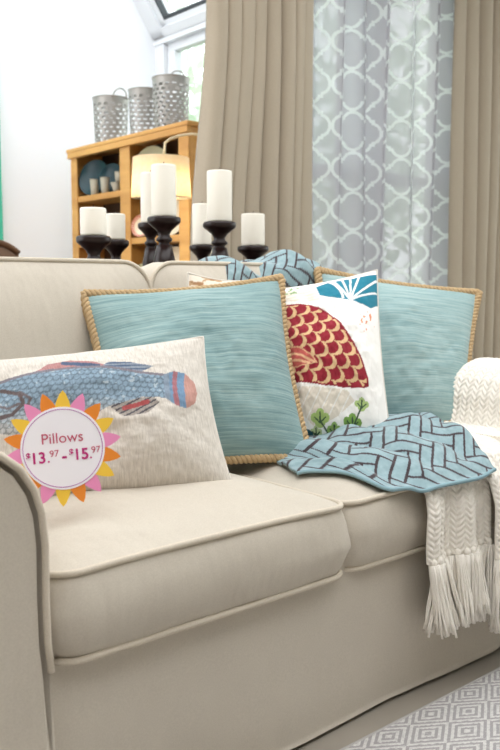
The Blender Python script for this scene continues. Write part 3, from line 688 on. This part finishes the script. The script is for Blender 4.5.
drape('curtain', lambda z: 3.075+0*z, lambda z: 4.1+0*z, 1.58, 2.55, .02, 11.0, .045, M['taupe'], 'tan pleated curtain panel at the right edge of the picture', 5)
# sheer with a trellis pattern
def sheer_mat():
    t = NT('sheer_voile'); a = t.n('ShaderNodeAttribute', attribute_name='Col'); col = a.outputs[0]
    tr = t.n('ShaderNodeBsdfTransparent'); tl = t.n('ShaderNodeBsdfTranslucent'); df = t.n('ShaderNodeBsdfDiffuse'); m1 = t.n('ShaderNodeMixShader'); m2 = t.n('ShaderNodeMixShader')
    t.l(col, tl.inputs[0]); t.l(col, df.inputs[0]); m1.inputs[0].default_value = .55; t.l(tl.outputs[0], m1.inputs[1]); t.l(df.outputs[0], m1.inputs[2])
    t.l(a.outputs['Alpha'], m2.inputs[0]); t.l(tr.outputs[0], m2.inputs[1]); t.l(m1.outputs[0], m2.inputs[2]); t.l(m2.outputs[0], t.o.inputs[0]); return t.m
nu, nv = 900, 700; a = np.linspace(0, 1, nu)[:, None]; b = np.linspace(0, 1, nv)[None]
ph = 2*PI*7*a+.8*np.sin(2*PI*a*2+1)+.5*np.sin(b*3)
x = 2.02+1.20*a+.02*np.sin(2*ph)+0*b; yy = 1.69+.05*np.sin(ph)+.02*np.sin(ph*.5+b*2); z = 2.55-2.5*b+0*a
arc = np.r_[0, np.cumsum(np.hypot(np.diff(x[:, 350]), np.diff(yy[:, 350])))]
U = arc[:, None]+0*b; Vv = z; pw, phh = .20, .185
def quat(dx, dy):
    q = np.minimum(np.hypot(np.abs(dx)-.046, dy), np.hypot(dx, np.abs(dy)-.040))-.046
    return np.minimum(q, np.maximum(np.abs(dx), np.abs(dy))-.056)
d = np.full(U.shape, 9.)
for ox, oy in ((0, 0),):
    dx = np.mod(U+ox, pw)-pw/2; dy = np.mod(Vv+oy, phh)-phh/2; d = np.minimum(d, quat(dx*.98, dy))
line = np.abs(d) < .0072
col = np.zeros(U.shape+(4,)); col[...] = (*nsrgb([208, 207, 212]), .88); col[line] = (*nsrgb([246, 250, 249]), .96)
o = arr_mesh('sheer_curtain', np.stack([x, yy, z], -1).reshape(-1, 3), grid_faces(nu, nv), sheer_mat(), None, None, col.reshape(-1, 4))
setp(o, 'white sheer curtain with a pale trellis pattern between the two drapes', 'curtain', 'curtains at the window')
rod = empty('curtain_rod', (1.4, 1.62, 2.56)); setp(rod, 'dark curtain rod above the drapes', 'curtain rod'); bpy.context.view_layer.update()
MB().tube([(1.38, 1.63, 2.565), (4.2, 1.63, 2.565)], .014, 12).build('pole', M['black_wood'], rod, True)
for x_ in (1.95, 4.15): MB().box(x_-.012, x_+.012, 1.63, 1.80, 2.545, 2.57).build('bracket', M['black_wood'], rod)

# ================================================================ HUTCH
HX, Y0, Y1, D = 2.0, 2.35, 3.53, .20      # front plane, right end, left end, depth
ht = empty('pine_hutch', (HX, 2.95, 0)); setp(ht, 'honey pine hutch with open shelves in the corner of the sun room', 'hutch'); bpy.context.view_layer.update()
ZTOP, ZS1, ZS2 = 1.655, 1.375, 1.11
DV = 2.935                                # divider centre
def hb(name, x0, x1, y0, y1, z0, z1, mat='pine', b=.004, par=None): return MB().box(x0, x1, y0, y1, z0, z1, b).build(name, M[mat], par or ht)
hb('side_panel', HX+.0, HX+D, Y0, Y0+.035, .04, ZTOP-.022); hb('side_panel', HX, HX+D, Y1-.035, Y1, .04, ZTOP-.022)
hb('face_stile', HX-.012, HX, Y0, Y0+.085, .04, ZTOP-.04); hb('face_stile', HX-.012, HX, Y1-.07, Y1, .04, ZTOP-.022)
hb('face_stile', HX-.012, HX, DV-.05, DV+.05, .04, ZTOP-.04); hb('divider', HX, HX+D-.02, DV-.012, DV+.012, .04, ZTOP-.04)
hb('top_board', HX-.03, HX+D+.01, Y0-.02, Y1+.02, ZTOP-.022, ZTOP); hb('cornice', HX-.028, HX, Y0-.012, Y1+.012, ZTOP-.055, ZTOP-.022)
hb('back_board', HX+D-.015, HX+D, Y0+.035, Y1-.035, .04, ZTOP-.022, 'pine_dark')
for zz in (ZS1, ZS2, .80): hb('shelf', HX-.006, HX+D-.015, Y0+.035, Y1-.035, zz-.034, zz)
for k, (ya_, yb_) in enumerate(((Y0+.09, DV-.055), (DV+.055, Y1-.075))):
    dr = hb('cupboard_door', HX-.014, HX+.006, ya_, yb_, .10, .74); MB().lathe([(.006, 0), (.006, .012), (.014, .018), (.012, .028), (0, .03)], 14).build('knob', M['black_wood'], None, True)
    kb = bpy.data.objects['knob'] if k == 0 else bpy.data.objects['knob.001']; kb.rotation_euler = (0, -PI/2, 0); kb.location = (HX-.014, yb_-.04 if k == 0 else ya_+.04, .46); kb.parent = dr
hb('plinth', HX+.01, HX+D, Y0+.01, Y1-.01, 0, .06)
# crockery on the shelves
def disc_on(name, pxc, r, zs, x, mats, label, cat, group, lean=.22, rim=None, depth=.02):
    cy = on(0, x, pxc, 180)[1]; e = empty(name, (x, cy, zs)); e.rotation_euler = (0, -PI/2+lean, .38); setp(e, label, cat, group)
    prof = [(0, .004), (r*.6, .004), (r*.72, .010), (r*.98, depth), (r, depth+.002), (r*.99, depth-.003), (r*.7, .002), (r*.6, -.003), (0, -.003)]
    o = MB().lathe(prof, 40).build('plate_body', mats, None, True); part(o, e); o.location = (r, 0, 0)
    if rim:
        for k in range(28):
            a0 = 2*PI*k/28; a1 = a0+2*PI/56; pts = [(r*q*math.cos(a), r*q*math.sin(a)) for q, a in ((.76, a0), (1.0, a0), (1.0, a1), (.76, a1))]
            zq = [.0115, depth+.003, depth+.003, .0115]
            s_ = MB().add([(p[0]+r, p[1], z_) for p, z_ in zip(pts, zq)]+[(p[0]+r, p[1], z_-.002) for p, z_ in zip(pts, zq)], [(0, 1, 2, 3), (7, 6, 5, 4), (0, 4, 5, 1), (1, 5, 6, 2), (2, 6, 7, 3), (3, 7, 4, 0)]).build('rim_stripe', rim); part(s_, e)
    return e
tealg = plain('teal_glaze', srgb(28, 62, 70), .3, var=.35, scale=14, spec=.35); cream = plain('cream_glaze', srgb(232, 218, 190), .3, var=.05); grn = plain('celadon_glaze', srgb(196, 196, 160), .3, var=.2, scale=9)
disc_on('plate', 93.5, .108, ZS1, HX+.05, tealg, 'large teal glazed plate standing on the left upper shelf', 'plate', 'crockery in the hutch')
disc_on('plate', 111, .088, ZS1, HX+.065, tealg, 'smaller teal glazed plate beside the hutch divider', 'plate', 'crockery in the hutch')
def tumbler(pxc, x, r, h, zs, label, mat, taper=.8, name='tumbler', cat='cup'):
    cy = on(0, x, pxc, 180)[1]; e = empty(name, (x, cy, zs)); setp(e, label, cat, 'crockery in the hutch')
    part(MB().lathe([(r*taper*.9, 0), (r*taper, .004), (r, h), (r*.92, h), (r*taper*.88, .008), (0, .008)], 28).build('bowl_body', mat, None, True), e); part(MB().lathe([(r*.9, h-.002), (r*1.02, h), (r*1.02, h+.004), (r*.9, h+.004)], 28).build('lip', mat, None, True), e)
gl_ = plain('grey_glaze', srgb(168, 160, 140), .35, var=.15)
tumbler(94.5, HX+.018, .027, .085, ZS1, 'grey tumbler in front of the large teal plate', gl_); tumbler(105, HX+.018, .027, .085, ZS1, 'grey tumbler between the two teal plates', gl_)
tumbler(116.5, HX+.018, .034, .045, ZS1, 'small grey bowl by the hutch divider', gl_, .5, 'bowl', 'bowl'); tumbler(119, HX+.018, .024, .05, ZS1+.052, 'small cup stacked on the grey bowl', gl_, .8, 'cup')
# flat boxes on the second shelf
for k, (h0, c_) in enumerate(((0, (70, 52, 42)), (.036, (96, 70, 50)), (.068, (54, 40, 34)))):
    e = empty('book', (HX+.10, 3.24, ZS2+h0)); setp(e, ('dark brown book at the bottom of the flat stack', 'brown book in the middle of the flat stack', 'darkest book on top of the flat stack')[k], 'book', 'books lying in the hutch')
    part(MB().box(-.09, .08, -.14+.01*k, .15-.012*k, 0, .032, .003).build('cover', plain('book_cover', srgb(*c_), .6)), e); part(MB().box(-.092, .07, -.136+.01*k, .146-.012*k, .005, .027).build('pages', plain('book_pages', srgb(190, 170, 140), .9)), e)
disc_on('platter', 151, .112, ZS1, HX+.06, grn, 'celadon platter standing behind the lamp shade', 'plate', 'crockery in the hutch', .18)
disc_on('plate', 141, .062, ZS2, HX+.02, cream, 'white plate with red striped rim on the lower shelf', 'plate', 'crockery in the hutch', .2, plain('red_stripe', srgb(190, 50, 44), .35))
disc_on('plate', 170, .10, ZS2, HX+.07, cream, 'large cream plate on the lower shelf under the lamp', 'plate', 'crockery in the hutch', .2)
disc_on('plate', 172, .13, .80, HX+.08, cream, 'cream plate on the bottom shelf of the right bay', 'plate', 'crockery in the hutch', .2)
disc_on('plate', 141, .085, .80, HX+.04, grn, 'celadon plate on the bottom shelf near the divider', 'plate', 'crockery in the hutch', .2)

# ---------------------------------------------------------------- perforated tin pails on the hutch
def pail(px_c, wpx, py_top, x, label, rows, cols, hr):
    p = on(0, x, px_c, 130); t = float((p-CAM)@FW); r = wpx*t/F/2; zt = on(0, x, px_c, py_top)[2]; h = zt-ZTOP
    e = empty('tin_pail', (x, p[1], ZTOP+.001), hr); setp(e, label, 'bucket', 'perforated pails on the hutch'); bpy.context.view_layer.update()
    nA = cols*5; zs = [0, .03]
    for k in range(rows): zs += [.03+(.97-.03-.06)*(k+.34)/rows+.0, .03+(.91)*(k+.66)/rows] if False else [.04+.84*(k+.20)/rows, .04+.84*(k+.80)/rows]
    zs += [.93, 1.0]; V = []; f = []
    for z_ in zs:
        for i in range(nA): a = 2*PI*i/nA; rr = r*(.90+.10*z_); V.append((rr*math.cos(a), rr*math.sin(a), z_*h))
    for j in range(len(zs)-1):
        hole_row = j >= 2 and j < len(zs)-3 and j % 2 == 0
        kk = (j-2)//2
        for i in range(nA):
            if hole_row and ((2*i+5*(kk % 2)) % 10)//2 in (0, 1, 2): continue
            f.append((j*nA+i, j*nA+(i+1) % nA, (j+1)*nA+(i+1) % nA, (j+1)*nA+i))
    b_ = part(mesh('pail_wall', V, f, M['tin']), e)
    part(MB().lathe([(0, .002), (r*.90, .002), (r*.90, .006), (0, .006)], 40).build('pail_bottom', M['tin'], None), e)
    part(MB().tube([(r*math.cos(2*PI*i/40), r*math.sin(2*PI*i/40), h) for i in range(40)], .0035, 8, True).build('rolled_rim', M['tin'], None, True), e)
    hd = part(MB().tube([(.45*r*math.cos(q)+0, 0, .42*r*math.sin(q)*1.25) for q in np.linspace(0, PI, 20)], .0040, 8).build('handle', M['tin'], None, True), e)
    return e, hd, r, h
e, hd, r, h = pail(111, 35, 99, HX+.11, 'smallest perforated tin pail, at the left end of the hutch top', 9, 15, 0); hd.location = (0, -r*.95, h-.01); hd.rotation_euler = (PI*.12, 0, PI/2*0)
e, hd, r, h = pail(145, 32, 91, HX+.11, 'middle perforated tin pail, partly behind the biggest', 9, 15, 0); hd.location = (0, r*.95, h-.01); hd.rotation_euler = (-PI*.2, 0, 0)
e, hd, r, h = pail(171.5, 37, 79, HX+.10, 'biggest perforated tin pail, nearest the window', 10, 16, 0); hd.location = (.02, -r*.3, h-.012); hd.rotation_euler = (0, 0, -PI/4)

# ================================================================ ARC FLOOR LAMP
lp = dep(161, 178, 3.72); k = 3.72/F
la = empty('arc_floor_lamp', (0, 0, 0)); setp(la, 'lit floor lamp with cream drum shade hung from a curved brass arm', 'lamp'); bpy.context.view_layer.update()
brass = plain('pale_brass', srgb(224, 206, 170), .3, .7, var=.05)
def shade_mat():
    t = NT('linen_shade'); v = t.coord(); n = t.noise(v, 70, 2); c = t.mix(n, srgb(244, 226, 192), srgb(255, 244, 222)); tl = t.n('ShaderNodeBsdfTranslucent'); t.l(c, tl.inputs[0]); t.l(c, t.b.inputs['Base Color']); t.b.inputs['Roughness'].default_value = .9
    mx = t.n('ShaderNodeMixShader'); mx.inputs[0].default_value = .6; t.l(t.b.outputs[0], mx.inputs[1]); t.l(tl.outputs[0], mx.inputs[2]); t.l(mx.outputs[0], t.o.inputs[0]); return t.m
r1, r2, hh = 28*k, 30*k, 39*k
MB().lathe([(r2, -hh/2), (r1, hh/2), (r1-.003, hh/2), (r2-.003, -hh/2), (r2, -hh/2)], 40, tuple(lp)).build('shade', shade_mat(), la, True)
base = dep(222, 178, 3.85); base[2] = 0
K = [lp+np.array([0, 0, hh/2-.02]), dep(164.5, 150, 3.72), dep(165, 143, 3.72), dep(170, 139, 3.73), dep(180, 135.5, 3.76), dep(192, 134, 3.79), dep(206, 136, 3.82), dep(216, 142, 3.84)]
arcp = K+[np.array([base[0], base[1], z_]) for z_ in (1.42, 1.2, .8, .03)]
MB().tube(arcp, .0055, 8).build('arm_and_pole', brass, la, True)
MB().lathe([(.14, 0), (.14, .012), (.12, .02), (.02, .03), (0, .03)], 36, (base[0], base[1], 0)).build('base', brass, la, True)
MB().lathe([(0, -.06), (.02, -.055), (.032, -.03), (.028, -.005), (.014, .02), (.012, .04), (0, .04)], 20, tuple(lp)).build('bulb', plain('frosted_bulb', (1, .95, .85), .4), la, True)
for s_ in range(3):
    a = 2*PI*s_/3; MB().tube([lp+np.array([0, 0, hh/2-.012]), lp+np.array([r1*math.cos(a), r1*math.sin(a), hh/2-.004])], .002, 6).build('shade_spoke', brass, la, True)
pl = bpy.data.lights.new('lamp_bulb', 'POINT'); pl.energy = 8; pl.color = (1, .82, .58); pl.shadow_soft_size = .035
po = bpy.data.objects.new('lamp_bulb', pl); COL.objects.link(po); po.location = tuple(lp+np.array([0, 0, -.085]))

# ================================================================ DINING CHAIR glimpsed over the sofa back
ch = empty('dining_chair', (0, 0, 0)); setp(ch, 'brown upholstered dining chair, its rounded top showing over the sofa back', 'chair'); bpy.context.view_layer.update()
cp = dep(-24, 243, 3.6); cx, cy, cz = cp; chm = plain('brown_leather', srgb(128, 104, 86), .5, var=.1); chw = plain('chair_wood', srgb(96, 66, 44), .45)
xs = np.linspace(-1, 1, 25)
pl_ = [(cx+.24*s_*.74, cz-.05*abs(s_)**3+.01) for s_ in xs]
MB().prism([(cx-.20, .55), (cx+.20, .55)]+pl_[::-1][:], cy-.03, cy+.03).build('backrest', chm, ch)
MB().tube([(p[0], cy-.03, p[1]) for p in pl_], .014, 8).build('top_rail', chw, ch, True)
MB().box(cx-.22, cx+.22, cy-.42, cy+.02, .43, .50, .02).build('seat', chm, ch, True)
for sx in (-.2, .17):
    for sy in (-.40, -.02): MB().box(cx+sx, cx+sx+.035, cy+sy, cy+sy+.035, 0, .55 if sy > -.1 else .43, .003).build('leg', chw, ch)

# ================================================================ RUG
t = NT('diamond_rug'); v = t.coord(); sep = t.n('ShaderNodeSeparateXYZ'); t.l(v, sep.inputs[0])
wob = t.noise(v, 130, 3); xw = t.math('ADD', sep.outputs[0], t.math('MULTIPLY', wob, .006)); yw = t.math('ADD', sep.outputs[1], t.math('MULTIPLY', wob, .006))
p = .13; q = .085
dx = t.math('ABSOLUTE', t.math('SUBTRACT', t.math('FRACT', t.math('DIVIDE', xw, p)), .5)); dy = t.math('ABSOLUTE', t.math('SUBTRACT', t.math('FRACT', t.math('DIVIDE', yw, q)), .5))
dm = t.math('FRACT', t.math('MULTIPLY', t.math('ADD', dx, dy), 6.0)); st = t.math('GREATER_THAN', dm, .5)
wv = t.n('ShaderNodeTexWave', wave_type='BANDS', bands_direction='X', i_Scale=70); t.l(v, wv.inputs['Vector'])
ck = t.math('MULTIPLY', wv.outputs[1], .35); f_ = t.math('ADD', t.math('MULTIPLY', st, .8), t.math('MULTIPLY', t.math('SUBTRACT', wob, .5), 1.6))
t.l(t.ramp(f_, [(.05, srgb(160, 156, 155)), (.9, srgb(210, 207, 203))]), t.b.inputs['Base Color']); t.b.inputs['Roughness'].default_value = .95
t.l(t.bump(t.math('ADD', st, ck), .5, .004), t.b.inputs['Normal'])
rg = empty('area_rug', (0, 0, 0)); setp(rg, 'grey and cream flatweave rug with concentric diamonds in front of the sofa', 'rug'); bpy.context.view_layer.update()
MB().box(-1.2, 2.6, -2.2, -.062, .0005, .008, .003).build('weave', t.m, rg); MB().tube([(-1.2, -.062, .0055), (2.6, -.062, .0055)], .004, 8).build('bound_edge', plain('rug_binding', srgb(178, 174, 170), .95), rg, True)
